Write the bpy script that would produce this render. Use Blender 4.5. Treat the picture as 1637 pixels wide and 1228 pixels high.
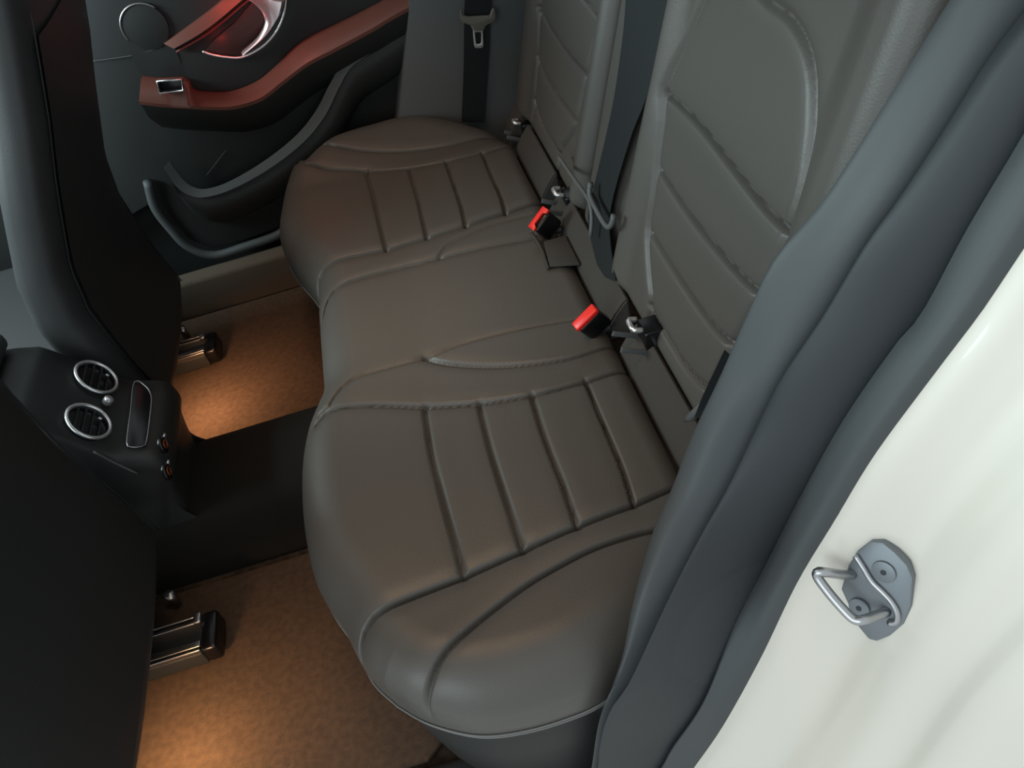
import bpy, bmesh, math, random
import numpy as np
from mathutils import Vector, Matrix
from mathutils.bvhtree import BVHTree
random.seed(4); rng = np.random.default_rng(4)
for o in list(bpy.data.objects): bpy.data.objects.remove(o)
SC = bpy.context.scene; COL = SC.collection

# ------------------------------------------------------------------ camera
# car axes: +X rearward, +Y from the open door to the far door, +Z up; floor z=0
CAM = np.array([-0.24651848, -0.44820038, 1.21608241]); FPX = 1299.09
RM = np.array([[0.95589092, -0.22498337, -0.18882541],
               [-0.29187432, -0.65558941, -0.69642796],
               [0.03289278, 0.72082245, -0.69233883]])       # rows: right, down, forward
cd = bpy.data.cameras.new('camera'); cam = bpy.data.objects.new('camera', cd); COL.objects.link(cam)
cd.sensor_fit = 'HORIZONTAL'; cd.sensor_width = 36; cd.lens = FPX/1637*36; cd.clip_start = .02
Mx = Matrix((RM[0], -RM[1], -RM[2])).transposed().to_4x4(); Mx.translation = Vector(CAM)
cam.matrix_world = Mx; SC.camera = cam

# ------------------------------------------------------------------ world, light, exposure
SC.view_settings.view_transform = 'Standard'; SC.view_settings.look = 'None'
SC.view_settings.exposure = 0.0; SC.view_settings.gamma = 1; SC.view_settings.use_curve_mapping = False
W = bpy.data.worlds.new('world'); SC.world = W; W.use_nodes = True
bg = W.node_tree.nodes['Background']; bg.inputs[0].default_value = (.88, .96, 1.0, 1); bg.inputs[1].default_value = .85

def lamp(name, kind, loc, energy, color, size=.1, rot=(0, 0, 0), sy=None, parent=None, blend=.5, angle=120):
    l = bpy.data.lights.new(name, kind); l.energy = energy; l.color = color
    if kind == 'AREA':
        l.size = size
        if sy: l.shape = 'RECTANGLE'; l.size_y = sy
    elif kind == 'SUN': l.angle = size
    else: l.shadow_soft_size = size
    if kind == 'SPOT': l.spot_size = math.radians(angle); l.spot_blend = blend
    o = bpy.data.objects.new(name, l); COL.objects.link(o); o.location = loc; o.rotation_euler = rot
    if parent: o.parent = parent
    return o
WARM = (1, .56, .22)
# footwell lamps under the two front seats, dome lamp under the roof
lamp('footwell_light', 'SPOT', (-.872, .985, .13), 3.3, (1, .53, .26), .02, (0, math.radians(-12), 0), angle=165)
lamp('footwell_light', 'SPOT', (-.868, .17, .13), 3.6, (1, .56, .24), .02, (0, math.radians(-12), 0), angle=165)
for yy in (.34, 1.02): lamp('reading_light', 'SPOT', (-.42, yy, 1.17), 9.0, (1, .64, .36), .07, (0, math.radians(-6), 0), blend=.9, angle=82)

def aim(o, to): o.rotation_euler = (Vector(to)-o.location).to_track_quat('-Z', 'Y').to_euler()
# added cool fill from ahead of the open door, to brighten the backrests
door_fill = lamp('door_side_fill', 'AREA', (-2.3, -1.7, 1.45), 33, (.78, .95, 1), 1.6, sy=1.2); aim(door_fill, (0, .3, .7))
rest_fill = lamp('backrest_fill', 'AREA', (-2.1, .72, 1.50), 54, (.78, .98, 1), 1.3, sy=.5); aim(rest_fill, (0, .6, .75))  # second added fill, passes over the front seats to lift the upper backrests

# ------------------------------------------------------------------ pixel helpers (a ray of the survey camera met with a plane)
def ray(px, py): return RM.T @ np.array([(px-818.5)/FPX, (py-614)/FPX, 1.0])
def on(px, py, ax, val):
    r = ray(px, py); return CAM + (val-CAM[ax])/r[ax]*r
def ony(l, y): return [on(p[0], p[1], 1, p[2] if len(p) > 2 else y) for p in l]

# ------------------------------------------------------------------ materials
MATS = {}
def mat(name, col, rough=.5, metal=0, spec=.5, bump=0, bscale=300, coat=0, col2=None, cscale=20, emit=None, estr=0, vor=False, bdist=.001, detail=6):
    m = bpy.data.materials.new(name); m.use_nodes = True; nt = m.node_tree; N = nt.nodes; L = nt.links
    b = N['Principled BSDF']
    b.inputs['Base Color'].default_value = (*col, 1); b.inputs['Roughness'].default_value = rough
    b.inputs['Metallic'].default_value = metal; b.inputs['Specular IOR Level'].default_value = spec
    b.inputs['Coat Weight'].default_value = coat; b.inputs['Coat Roughness'].default_value = .06
    tc = N.new('ShaderNodeTexCoord')
    if col2:
        n = N.new('ShaderNodeTexNoise'); n.inputs['Scale'].default_value = cscale; n.inputs['Detail'].default_value = detail
        L.new(tc.outputs['Object'], n.inputs['Vector'])
        r = N.new('ShaderNodeValToRGB'); r.color_ramp.elements[0].position = .35; r.color_ramp.elements[1].position = .65
        r.color_ramp.elements[0].color = (*col, 1); r.color_ramp.elements[1].color = (*col2, 1)
        L.new(n.outputs['Fac'], r.inputs['Fac']); L.new(r.outputs['Color'], b.inputs['Base Color'])
    if bump:
        t = N.new('ShaderNodeTexVoronoi' if vor else 'ShaderNodeTexNoise'); t.inputs['Scale'].default_value = bscale
        L.new(tc.outputs['Object'], t.inputs['Vector'])
        bp = N.new('ShaderNodeBump'); bp.inputs['Strength'].default_value = bump; bp.inputs['Distance'].default_value = bdist
        L.new(t.outputs['Distance' if vor else 'Fac'], bp.inputs['Height']); L.new(bp.outputs['Normal'], b.inputs['Normal'])
    if emit:
        b.inputs['Emission Color'].default_value = (*emit, 1); b.inputs['Emission Strength'].default_value = estr
    MATS[name] = m; return m
leather = mat('leather', (.066, .060, .053), .48, spec=.5, bump=.18, bscale=420, vor=True, bdist=.0006)
leather_f = mat('leather_front', (.03, .031, .032), .5, spec=.45, bump=.15, bscale=420, vor=True, bdist=.0006)
vinyl = mat('vinyl', (.022, .022, .022), .5, spec=.4, bump=.12, bscale=350, vor=True, bdist=.0005)
plastic = mat('black_plastic', (.017, .018, .018), .55, spec=.4, bump=.1, bscale=500)
trimgrey = mat('grey_trim', (.085, .088, .088), .55, spec=.4, bump=.1, bscale=600)
rubber = mat('rubber', (.058, .063, .065), .58, spec=.35, bump=.05, bscale=300)
rubber_d = mat('rubber_dark', (.030, .033, .036), .6, spec=.35, bump=.05, bscale=300)
gloss = mat('gloss_black', (.004, .004, .005), .28, spec=.5)
chrome = mat('chrome', (.85, .85, .86), .25, metal=.85)
steel = mat('steel', (.42, .42, .43), .35, metal=1, bump=.05, bscale=200)
plate_m = mat('plate_steel', (.19, .205, .22), .5, metal=.6, bump=.06, bscale=150)
carpet = mat('carpet', (.035, .023, .016), .95, spec=.1, bump=1, bscale=900, col2=(.075, .05, .034), cscale=60, bdist=.003)
matcar = mat('mat_carpet', (.085, .057, .040), .95, spec=.1, bump=1, bscale=900, col2=(.11, .073, .05), cscale=90, bdist=.003)
tunnel_m = mat('tunnel_carpet', (.012, .011, .01), .95, spec=.1, bump=.8, bscale=800, bdist=.002)
web = mat('webbing', (.010, .012, .013), .7, spec=.3, bump=.4, bscale=900)
red = mat('red_plastic', (.75, .018, .012), .35, spec=.5, emit=None)
holder = mat('belt_plastic', (.13, .12, .10), .5, spec=.4)
white = mat('white_paint', (.64, .595, .52), .32, spec=.5, coat=.6)
wood = mat('door_wood', (.15, .055, .04), .35, spec=.5)
thread = mat('thread', (.17, .165, .155), .8, spec=.2)
flapm = mat('flap_carpet', (.046, .042, .038), .85, spec=.2, bump=.5, bscale=700)
roofm = mat('headliner', (.30, .29, .27), .9)
bowlm = mat('handle_bowl', (.035, .022, .02), .45, spec=.4)
ledm = mat('ambient_led', (.10, .03, .03), .5, emit=(1, .06, .03), estr=.03)
amber = mat('socket_ring', (.25, .07, .025), .3, metal=.6)

# ------------------------------------------------------------------ object helpers
def obj(name, verts, faces, m, parent=None, smooth=True, normals=None):
    me = bpy.data.meshes.new(name); me.from_pydata([tuple(map(float, v)) for v in verts], [], [tuple(map(int, f)) for f in faces])
    me.materials.append(m)
    if smooth: me.polygons.foreach_set('use_smooth', [True]*len(me.polygons))
    me.update()
    if normals is not None: me.normals_split_custom_set_from_vertices([tuple(n) for n in normals])
    o = bpy.data.objects.new(name, me); COL.objects.link(o)
    if parent is not None: o.parent = parent
    return o
def thing(name, label, cat, group=None, loc=(0, 0, 0)):
    o = bpy.data.objects.new(name, None); COL.objects.link(o); o.empty_display_size = .05
    o.location = loc
    o['label'] = label; o['category'] = cat
    if group: o['group'] = group
    return o
def tag(o, label, cat, group=None):
    o['label'] = label; o['category'] = cat
    if group: o['group'] = group
    return o
def struct(o): o['kind'] = 'structure'; return o
def frompart(bm, name, m, parent=None, smooth=True, angle=35):
    me = bpy.data.meshes.new(name); bm.to_mesh(me); bm.free(); me.materials.append(m)
    if smooth:
        me.polygons.foreach_set('use_smooth', [True]*len(me.polygons))
        me.set_sharp_from_angle(angle=math.radians(angle))
    o = bpy.data.objects.new(name, me); COL.objects.link(o)
    if parent is not None: o.parent = parent
    return o
def frame(u, v):
    u = Vector(u).normalized(); v = Vector(v); w = u.cross(v).normalized(); v = w.cross(u)
    return Matrix((u, v, w)).transposed()
def box(name, c, size, m, parent=None, bev=.004, rot=None, segs=3):
    bm = bmesh.new(); bmesh.ops.create_cube(bm, size=1)
    bmesh.ops.scale(bm, vec=size, verts=bm.verts)
    if bev: bmesh.ops.bevel(bm, geom=bm.edges[:], offset=bev, segments=segs, affect='EDGES', profile=.5)
    if rot is not None: bmesh.ops.transform(bm, matrix=rot.to_4x4(), verts=bm.verts)
    bmesh.ops.translate(bm, vec=c, verts=bm.verts)
    return frompart(bm, name, m, parent)
def spline(pts, n, closed=False):
    """Catmull-Rom through pts, n samples at equal arc length."""
    P = np.array(pts, float)
    Q = np.vstack([P[-1], P, P[0], P[1]]) if closed else np.vstack([2*P[0]-P[1], P, 2*P[-1]-P[-2]])
    out = []; K = len(P) if closed else len(P)-1
    for i in range(K):
        a, b, c, d = Q[i:i+4]
        for t in np.linspace(0, 1, 24, endpoint=False):
            out.append(.5*((2*b)+(c-a)*t+(2*a-5*b+4*c-d)*t*t+(3*b-a-3*c+d)*t**3))
    out.append(P[0] if closed else P[-1]); out = np.array(out)
    s = np.concatenate([[0], np.cumsum(np.linalg.norm(np.diff(out, axis=0), axis=1))])
    q = np.linspace(0, s[-1], n+1)[:-1] if closed else np.linspace(0, s[-1], n)
    return np.stack([np.interp(q, s, out[:, k]) for k in range(out.shape[1])], 1)
def tube_geo(pts, r, seg=8, closed=False, up=(0, 0, 1)):
    P = np.array(pts, float); n = len(P)
    T = np.roll(P, -1, 0)-np.roll(P, 1, 0) if closed else np.gradient(P, axis=0)
    T /= np.linalg.norm(T, axis=1)[:, None]+1e-12
    a = np.cross(T[0], up)
    if np.linalg.norm(a) < 1e-3: a = np.cross(T[0], (1, 0, 0))
    V = []; R = np.full(n, r) if np.isscalar(r) else np.array(r)
    for i in range(n):
        a = a-T[i]*(a@T[i]); a /= np.linalg.norm(a); b = np.cross(T[i], a)
        for k in range(seg):
            th = 2*math.pi*k/seg; V.append(P[i]+R[i]*(math.cos(th)*a+math.sin(th)*b))
    F = []
    for i in range(n if closed else n-1):
        j = (i+1) % n
        for k in range(seg): F.append((i*seg+k, i*seg+(k+1) % seg, j*seg+(k+1) % seg, j*seg+k))
    if not closed: F += [tuple(range(seg))[::-1], tuple((n-1)*seg+k for k in range(seg))]
    return V, F
def tube(name, pts, r, m, parent=None, seg=8, closed=False, n=0, up=(0, 0, 1)):
    if n: pts = spline(pts, n, closed)
    V, F = tube_geo(pts, r, seg, closed, up); return obj(name, V, F, m, parent)
def prism(name, outline, nrm, thick, m, parent=None, bev=.001, hole=None, smooth=True):
    """flat outline (3D, coplanar) extruded along nrm, with an optional hole of equal point count."""
    nrm = np.array(nrm, float); nrm /= np.linalg.norm(nrm)
    bm = bmesh.new(); O = [np.array(p, float) for p in outline]
    if hole is None:
        f = bm.faces.new([bm.verts.new(p) for p in O])
        top = bmesh.ops.extrude_face_region(bm, geom=[f])
        bmesh.ops.translate(bm, vec=nrm*thick, verts=[g for g in top['geom'] if isinstance(g, bmesh.types.BMVert)])
    else:
        H = [np.array(p, float) for p in hole]; n = len(O)
        rings = [[bm.verts.new(p+nrm*d) for p in S] for S in (O, H) for d in (0, thick)]   # O0 O1 H0 H1
        for i in range(n):
            j = (i+1) % n
            for A, B in ((0, 1), (1, 3), (3, 2), (2, 0)):
                bm.faces.new((rings[A][i], rings[A][j], rings[B][j], rings[B][i]))
    bmesh.ops.recalc_face_normals(bm, faces=bm.faces)
    if bev:
        es = [e for e in bm.edges if len(e.link_faces) == 2 and e.calc_face_angle(0) > .7]
        bmesh.ops.bevel(bm, geom=es, offset=bev, segments=2, affect='EDGES', profile=.5)
    return frompart(bm, name, m, parent, smooth)
def loft(name, rails, m, parent=None, n=60, closed=False, cap=True, sub=1, smooth=True, sharp=None):
    """skin between rails (polylines resampled to n); closed joins last rail to first and caps the ends."""
    Rr = [spline(r, n) for r in rails]
    if sub > 1:        # smooth across the rails
        A = np.array(Rr); k = len(A); tot = (k if closed else k-1)*sub+(0 if closed else 1)
        new = np.zeros((tot, n, 3))
        for i in range(n): new[:, i] = cross_spline(A[:, i], sub, closed)
        Rr = list(new)
    k = len(Rr); V = np.concatenate(Rr); F = []
    for a in range(k if closed else k-1):
        b = (a+1) % k
        for i in range(n-1): F.append((a*n+i, a*n+i+1, b*n+i+1, b*n+i))
    if closed and cap: F += [tuple(a*n for a in range(k)), tuple(a*n+n-1 for a in range(k))[::-1]]
    bm = bmesh.new(); vs = [bm.verts.new(v) for v in V]
    for f in F:
        try: bm.faces.new([vs[i] for i in f])
        except ValueError: pass
    bmesh.ops.recalc_face_normals(bm, faces=bm.faces)
    return frompart(bm, name, m, parent, smooth, sharp or 50)
def cross_spline(P, sub, closed):
    Q = np.vstack([P[-1], P, P[0], P[1]]) if closed else np.vstack([2*P[0]-P[1], P, 2*P[-1]-P[-2]])
    out = []
    for i in range(len(P) if closed else len(P)-1):
        a, b, c, d = Q[i:i+4]
        for t in np.arange(sub)/sub: out.append(.5*((2*b)+(c-a)*t+(2*a-5*b+4*c-d)*t*t+(3*b-a-3*c+d)*t**3))
    if not closed: out.append(P[-1])
    return np.array(out)
def segdist(P, line):
    """distance of points P (n,2) to a 2-D polyline."""
    D = np.full(len(P), 9.)
    for a, b in zip(line[:-1], line[1:]):
        ab = b-a; t = np.clip(((P-a)@ab)/(ab@ab+1e-15), 0, 1); D = np.minimum(D, np.linalg.norm(P-(a+t[:, None]*ab), axis=1))
    return D
def smooth01(x): x = np.clip(x, 0, 1); return x*x*(3-2*x)

def upholstery(parent, UV, pos, seams, seeds, m, default='seat_panel', mats={}):
    """UV (r,c,2) grid in cloth coordinates; pos(UV, h) -> 3D; seams: (polyline, depth, w_sharp, depth2, w_soft).
    The cloth is cut along its seams into one object per sewn panel."""
    r, c, _ = UV.shape; UV = UV.copy()
    cell = np.maximum(np.linalg.norm(np.gradient(UV, axis=0), axis=2), np.linalg.norm(np.gradient(UV, axis=1), axis=2)).ravel()
    P0 = UV.reshape(-1, 2).copy(); P = P0.copy(); h = np.zeros(len(P)); best = np.full(len(P), 9.)
    for (line, *_) in seams:                       # grid points close to a seam move onto it
        for a, b in zip(line[:-1], line[1:]):
            ab = b-a; t = np.clip(((P0-a)@ab)/(ab@ab+1e-15), 0, 1); q = a+t[:, None]*ab; D = np.linalg.norm(P0-q, axis=1)
            k = (D < best) & (D < .5*cell); P[k] = q[k]; best[k] = D[k]
    snap = best < 1
    for (line, d1, w1, d2, w2) in seams:
        D = segdist(P, line); h -= d1*np.clip(1-D/(3*w1), 0, 1)**1.4+d2*np.exp(-(D/w2)**2)
    X = pos(P, h)
    idx = np.arange(r*c).reshape(r, c)
    F = np.stack([idx[:-1, :-1], idx[1:, :-1], idx[1:, 1:], idx[:-1, 1:]], -1).reshape(-1, 4)
    # vertex normals of the whole cloth
    fn = np.cross(X[F[:, 2]]-X[F[:, 0]], X[F[:, 3]]-X[F[:, 1]]); vn = np.zeros_like(X)
    for k in range(4): np.add.at(vn, F[:, k], fn)
    vn /= np.linalg.norm(vn, axis=1)[:, None]+1e-15
    # regions
    C = P0[F].mean(1); fr, fc = r-1, c-1; Cg = C.reshape(fr, fc, 2)
    def crossed(A, B):
        hit = np.zeros(len(A), bool)
        for (line, *_) in seams:
            for a, b in zip(line[:-1], line[1:]):
                d1 = (B[:, 0]-A[:, 0])*(a[1]-A[:, 1])-(B[:, 1]-A[:, 1])*(a[0]-A[:, 0])
                d2 = (B[:, 0]-A[:, 0])*(b[1]-A[:, 1])-(B[:, 1]-A[:, 1])*(b[0]-A[:, 0])
                d3 = (b[0]-a[0])*(A[:, 1]-a[1])-(b[1]-a[1])*(A[:, 0]-a[0])
                d4 = (b[0]-a[0])*(B[:, 1]-a[1])-(b[1]-a[1])*(B[:, 0]-a[0])
                hit |= (d1*d2 <= 0) & (d3*d4 <= 0)
        return hit
    cr = crossed(Cg[:-1].reshape(-1, 2), Cg[1:].reshape(-1, 2)).reshape(fr-1, fc)
    cc = crossed(Cg[:, :-1].reshape(-1, 2), Cg[:, 1:].reshape(-1, 2)).reshape(fr, fc-1)
    lab = -np.ones((fr, fc), int); nl = 0
    for i0 in range(fr):
        for j0 in range(fc):
            if lab[i0, j0] >= 0: continue
            st = [(i0, j0)]; lab[i0, j0] = nl
            while st:
                i, j = st.pop()
                if i+1 < fr and lab[i+1, j] < 0 and not cr[i, j]: lab[i+1, j] = nl; st.append((i+1, j))
                if i > 0 and lab[i-1, j] < 0 and not cr[i-1, j]: lab[i-1, j] = nl; st.append((i-1, j))
                if j+1 < fc and lab[i, j+1] < 0 and not cc[i, j]: lab[i, j+1] = nl; st.append((i, j+1))
                if j > 0 and lab[i, j-1] < 0 and not cc[i, j-1]: lab[i, j-1] = nl; st.append((i, j-1))
            nl += 1
    flat = lab.ravel(); size = np.bincount(flat)
    # slivers join their largest neighbour
    for l in np.where(size < 60)[0]:
        ii, jj = np.where(lab == l); nb = []
        for i, j in zip(ii, jj):
            for di, dj in ((1, 0), (-1, 0), (0, 1), (0, -1)):
                if 0 <= i+di < fr and 0 <= j+dj < fc and lab[i+di, j+dj] != l: nb.append(lab[i+di, j+dj])
        if nb: lab[lab == l] = max(set(nb), key=lambda q: size[q])
    flat = lab.ravel(); names = {}
    for nm, (u, v) in seeds:
        k = np.argmin(((C-np.array([u, v]))**2).sum(1)); names[flat[k]] = nm
    out = []
    for l in np.unique(flat):
        fs = F[flat == l]; used, inv = np.unique(fs, return_inverse=True); nm = names.get(l, default); q4 = inv.reshape(-1, 4); sp = snap[fs]
        tri = []
        for q, k in zip(q4.tolist(), sp.tolist()):
            if k[0] and k[2] and not (k[1] or k[3]): tri += [(q[0], q[1], q[2]), (q[0], q[2], q[3])]
            elif k[1] and k[3] and not (k[0] or k[2]): tri += [(q[1], q[2], q[3]), (q[1], q[3], q[0])]
            else: tri.append(q)
        out.append(obj(nm, X[used], tri, mats.get(nm, m), parent, True, vn[used]))
    return X.reshape(r, c, 3), vn.reshape(r, c, 3), out

def stitches(name, parent, path, nrm_off, step=.0045, r=.0006, m=thread):
    """little thread dashes along a 3-D path (already offset)."""
    L = np.sum(np.linalg.norm(np.diff(path, axis=0), axis=1)); n = max(4, int(L/step)); Q = spline(path[::max(1, len(path)//60)], 2*n)
    V = []; F = []
    for i in range(0, 2*n-1, 2):
        v, f = tube_geo([Q[i]+nrm_off, (Q[i]+Q[i+1])/2+np.array(nrm_off)*1.3, Q[i+1]+nrm_off], r, 4); b = len(V); V += v; F += [tuple(x+b for x in q) for q in f]
    o = obj(name, V, F, m, parent); o['kind'] = 'stuff'; return o

# ===================================================================== car body shell
floor = struct(obj('floor', [(-2.0, -.0, 0), (.66, .1, 0), (.66, 1.58, 0), (-2.0, 1.58, 0), (-2.0, 0, -.03), (.66, .1, -.03), (.66, 1.58, -.03), (-2.0, 1.58, -.03)],
    [(0, 1, 2, 3), (7, 6, 5, 4), (0, 4, 5, 1), (2, 6, 7, 3), (1, 5, 6, 2), (0, 3, 7, 4)], carpet, None, False))
def slab(name, x0, x1, y0, y1, z0, z1, m, bev=.01): return struct(box(name, ((x0+x1)/2, (y0+y1)/2, (z0+z1)/2), (x1-x0, y1-y0, z1-z0), m, None, bev))
slab('ceiling', -.85, .75, .12, 1.34, 1.20, 1.24, roofm)
slab('wall_left', -2.0, .8, 1.56, 1.60, 0, .82, plastic)
slab('wall_back', .60, .64, .14, 1.5, 0, .72, plastic)
slab('wall_front', -2.0, -1.96, .02, 1.5, 0, .75, plastic)
# centre tunnel
TY = [(.55, 0), (.585, .085), (.62, .118), (.70, .125), (.78, .12), (.83, .09), (.87, 0)]
tun = loft('trim_2', [[(x, y, z) for x in (-1.9, -1.2, -.8, -.53)] for y, z in TY], tunnel_m, None, 30, sub=4); struct(tun)

# ===================================================================== rear bench cushion
def zb(x, y):
    x = np.asarray(x, float); y = np.asarray(y, float)
    return .352+.035*smooth01((y-1.22)/.18)+.012*smooth01((.14-y)/.14)+.012*smooth01((-.30-x)/.2)-.01*smooth01((x+.2)/.2)
def top(px, py):
    z = .36
    for _ in range(12):
        p = on(px, py, 2, z); z = float(zb(p[0], p[1]))
    return p
T2 = lambda l: np.array([top(*p)[:2] for p in l])
Z2 = lambda l: np.array([on(p[0], p[1], 2, p[2])[:2] for p in l])
front = Z2([(634, 1126, .27), (595, 1088, .27), (562, 1024, .275), (535, 985, .28), (515, 948, .285), (502, 905, .29), (490, 850, .30), (485, 800, .305), (486, 750, .305), (495, 700, .305), (510, 662, .305)])
front = np.vstack([front, Z2([(521, 640, .30), (519, 600, .30), (516, 560, .30), (513, 515, .30), (512, 488, .30)]),
                   Z2([(500, 472, .28), (470, 435, .285), (455, 405, .29), (450, 375, .30), (451, 345, .31), (458, 315, .32), (474, 283, .33)]), [(-.50, 1.36), (-.455, 1.405)]])
nears = np.vstack([Z2([(634, 1126, .27), (678, 1151, .27), (739, 1169, .27), (789, 1172, .27), (849, 1162, .27), (905, 1145, .27), (954, 1124, .27)]), [(-.19, -.012), (-.12, .02), (-.07, .06), (-.03, .10)]])
fars = np.array([(-.455, 1.405), (-.41, 1.43), (-.33, 1.445), (-.23, 1.435), (-.12, 1.36), (-.06, 1.31), (-.028, 1.26)])
rear = np.vstack([[(-.03, .10)], [(-.028, .2), (-.03, .32), (-.032, .41), (-.031, .47), (-.031, .54), (-.032, .59), (-.03, .66), (-.027, .77), (-.02, .877), (-.028, .914), (-.034, 1.04), (-.034, 1.16), (-.028, 1.26)]])
NU, NV = 260, 680            # along x, along y
def warp(n, k=.35):
    t = np.linspace(0, 1, n); return t-(k/(2*math.pi))*np.sin(2*math.pi*t)
fc_ = spline(front, NV); rc_ = spline(rear, NV); nc_ = spline(nears, NU); ac_ = spline(fars, NU)
tv = np.linspace(0, 1, NV); tu = np.linspace(0, 1, NU)
U = tu[:, None, None]; V_ = tv[None, :, None]
wu = warp(NU, .6); wv = warp(NV, .6)
def rs(c, w):
    t = np.linspace(0, 1, len(c)); return np.stack([np.interp(w, t, c[:, k]) for k in range(2)], 1)
fcw, rcw, ncw, acw = rs(fc_, wv), rs(rc_, wv), rs(nc_, wu), rs(ac_, wu)
U = wu[:, None, None]; V_ = wv[None, :, None]
UVc = (1-U)*fcw[None]+U*rcw[None]+(1-V_)*ncw[:, None]+V_*acw[:, None]-((1-U)*(1-V_)*fcw[0]+(1-U)*V_*fcw[-1]+U*(1-V_)*rcw[0]+U*V_*rcw[-1])
outl = np.vstack([rs(nc_, np.linspace(1, 0, 60)), rs(fc_, np.linspace(0, 1, 120))[1:], rs(ac_, np.linspace(0, 1, 50))[1:]])
RR, HR = .075, .066
def pos_cush(P, h):
    d = segdist(P, outl); z = zb(P[:, 0], P[:, 1])
    t = np.clip(1-d/RR, 0, 1); roll = -HR*(1-np.sqrt(np.clip(1-t*t, 0, 1)))
    dr = np.clip((-.03-P[:, 0])/.03, 0, 1); roll += -.02*(1-np.sqrt(np.clip(1-(1-dr)**2, 0, 1)))*(P[:, 0] > -.075)
    return np.stack([P[:, 0], P[:, 1], z+roll+h], 1)
S1 = [(500, 668), (521, 655), (584, 646), (678, 648), (764, 643), (849, 630), (935, 608), (1004, 586), (1020, 582)]
S2 = [(545, 1040), (565, 1008), (595, 980), (645, 958), (739, 921), (833, 879), (923, 839), (1015, 804), (1073, 779), (1100, 768)]
S3 = [(645, 1135), (657, 1104), (673, 1085), (700, 1049), (739, 1013), (783, 977), (838, 936), (888, 906), (949, 875), (1009, 855), (1045, 846), (1090, 838)]
TT = [[(678, 646), (689, 721), (711, 809), (731, 881), (741, 922)], [(765, 641), (783, 715), (811, 804), (836, 880)],
      [(849, 628), (871, 699), (899, 771), (923, 841)], [(935, 606), (962, 671), (993, 743), (1013, 806)]]
B1 = [(505, 655), (521, 647), (540, 622), (573, 600), (629, 584), (678, 571), (738, 548), (840, 523), (909, 511), (970, 500)]
B1b = [(678, 571), (717, 580), (783, 584), (849, 580), (910, 571), (960, 555), (1005, 535)]
F1 = [(515, 222), (532, 230), (567, 237), (615, 241), (662, 239), (721, 230), (772, 217), (803, 206), (825, 196)]
F2 = [(490, 258), (520, 268), (560, 270), (584, 272), (649, 268), (707, 258), (768, 244), (816, 230), (835, 224)]
F3 = [(480, 465), (491, 447), (508, 427), (543, 413), (616, 397), (681, 378), (743, 359), (806, 339), (871, 318), (890, 312)]
F4 = [(505, 490), (515, 473), (532, 459), (574, 444), (633, 428), (704, 410), (772, 394), (840, 382), (890, 372)]
F5 = [(700, 411), (724, 385), (789, 357), (857, 341), (895, 330)]
UU = [[(584, 270), (594, 304), (606, 355), (617, 399)], [(652, 267), (666, 311), (676, 352), (682, 380)],
      [(712, 256), (724, 290), (738, 331), (744, 361)], [(770, 242), (787, 283), (801, 314), (808, 341)]]
def sm(l, n=26): return spline(l, n)
seams_c = []; spath = {}
for nm, l, d1, w1, d2, w2 in [('S1', S1, .011, .0018, .0025, .013), ('S2', S2, .012, .0018, .003, .014), ('S3', S3, .011, .0017, .0025, .012), ('B1', B1, .005, .0016, .001, .01), ('B1b', B1b, .010, .0017, .0025, .012),
      ('F1', F1, .010, .0018, .0025, .013), ('F2', F2, .010, .0018, .0025, .013), ('F3', F3, .011, .0018, .003, .014), ('F4', F4, .010, .0018, .0025, .012), ('F5', F5, .004, .0018, .001, .01)]:
    spath[nm] = sm(T2(l)); seams_c.append((spath[nm], d1, w1, d2, w2))
for k, l in enumerate(TT+UU):
    spath['T%d' % k] = sm(T2(l), 10); seams_c.append((spath['T%d' % k], .0085, .0017, .0014, .012))
bench = thing('rear_bench', 'long black leather rear bench cushion with ribbed seat panels, filling the cabin', 'car seat')
sd = lambda px, py: tuple(top(px, py)[:2])
seeds = [('front_bolster', sd(600, 800)), ('front_bolster', sd(520, 350)), ('centre_panel', sd(700, 480)), ('side_bolster', sd(880, 1000)), ('side_bolster', sd(700, 205)),
         ('bolster_band', sd(760, 960)), ('bolster_band', sd(740, 610)), ('bolster_band', sd(700, 248)), ('bolster_band', sd(600, 422)), ('buckle_panel', sd(850, 550)), ('buckle_panel', sd(820, 370))]
Xc, Nc, _ = upholstery(bench, UVc, pos_cush, seams_c, seeds, leather, 'ribbed_panel')
# lower skirt of the cushion: leather down to the piping, then the dark base
edge = np.vstack([Xc[::-1, 0][:-1], Xc[0, :], Xc[1:, -1]])        # near side (rear to front), front, far side
e2 = np.gradient(edge[:, :2], axis=0); nrm2 = np.stack([-e2[:, 1], e2[:, 0]], 1); nrm2 /= np.linalg.norm(nrm2, axis=1)[:, None]+1e-12
for _ in range(8): nrm2[1:-1] = (nrm2[:-2]+nrm2[1:-1]*2+nrm2[2:])/4
nrm2 /= np.linalg.norm(nrm2, axis=1)[:, None]
cen = np.array([-.25, .7])
if np.mean(np.sum(nrm2*(edge[:, :2]-cen), 1)) < 0: nrm2 = -nrm2
def ring(off, z): return np.column_stack([edge[:, :2]+nrm2*off, np.full(len(edge), z) if np.isscalar(z) else z])
sel = slice(None, None, 2)
def sheet(name, rings, m, parent):
    R_ = [r[sel] for r in rings]; n = len(R_[0]); V = np.concatenate(R_); F = [(a*n+i, a*n+i+1, (a+1)*n+i+1, (a+1)*n+i) for a in range(len(R_)-1) for i in range(n-1)]
    bm = bmesh.new(); vs = [bm.verts.new(v) for v in V]; [bm.faces.new([vs[i] for i in f]) for f in F]; bmesh.ops.recalc_face_normals(bm, faces=bm.faces)
    return frompart(bm, name, m, parent, True, 60)
ez = edge[:, 2]
sheet('edge_band', [ring(-.0012, ez+.0005), ring(.0005, ez-.012), ring(-.001, np.minimum(ez-.03, .262)), ring(-.003, .25)], leather, bench)
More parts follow.
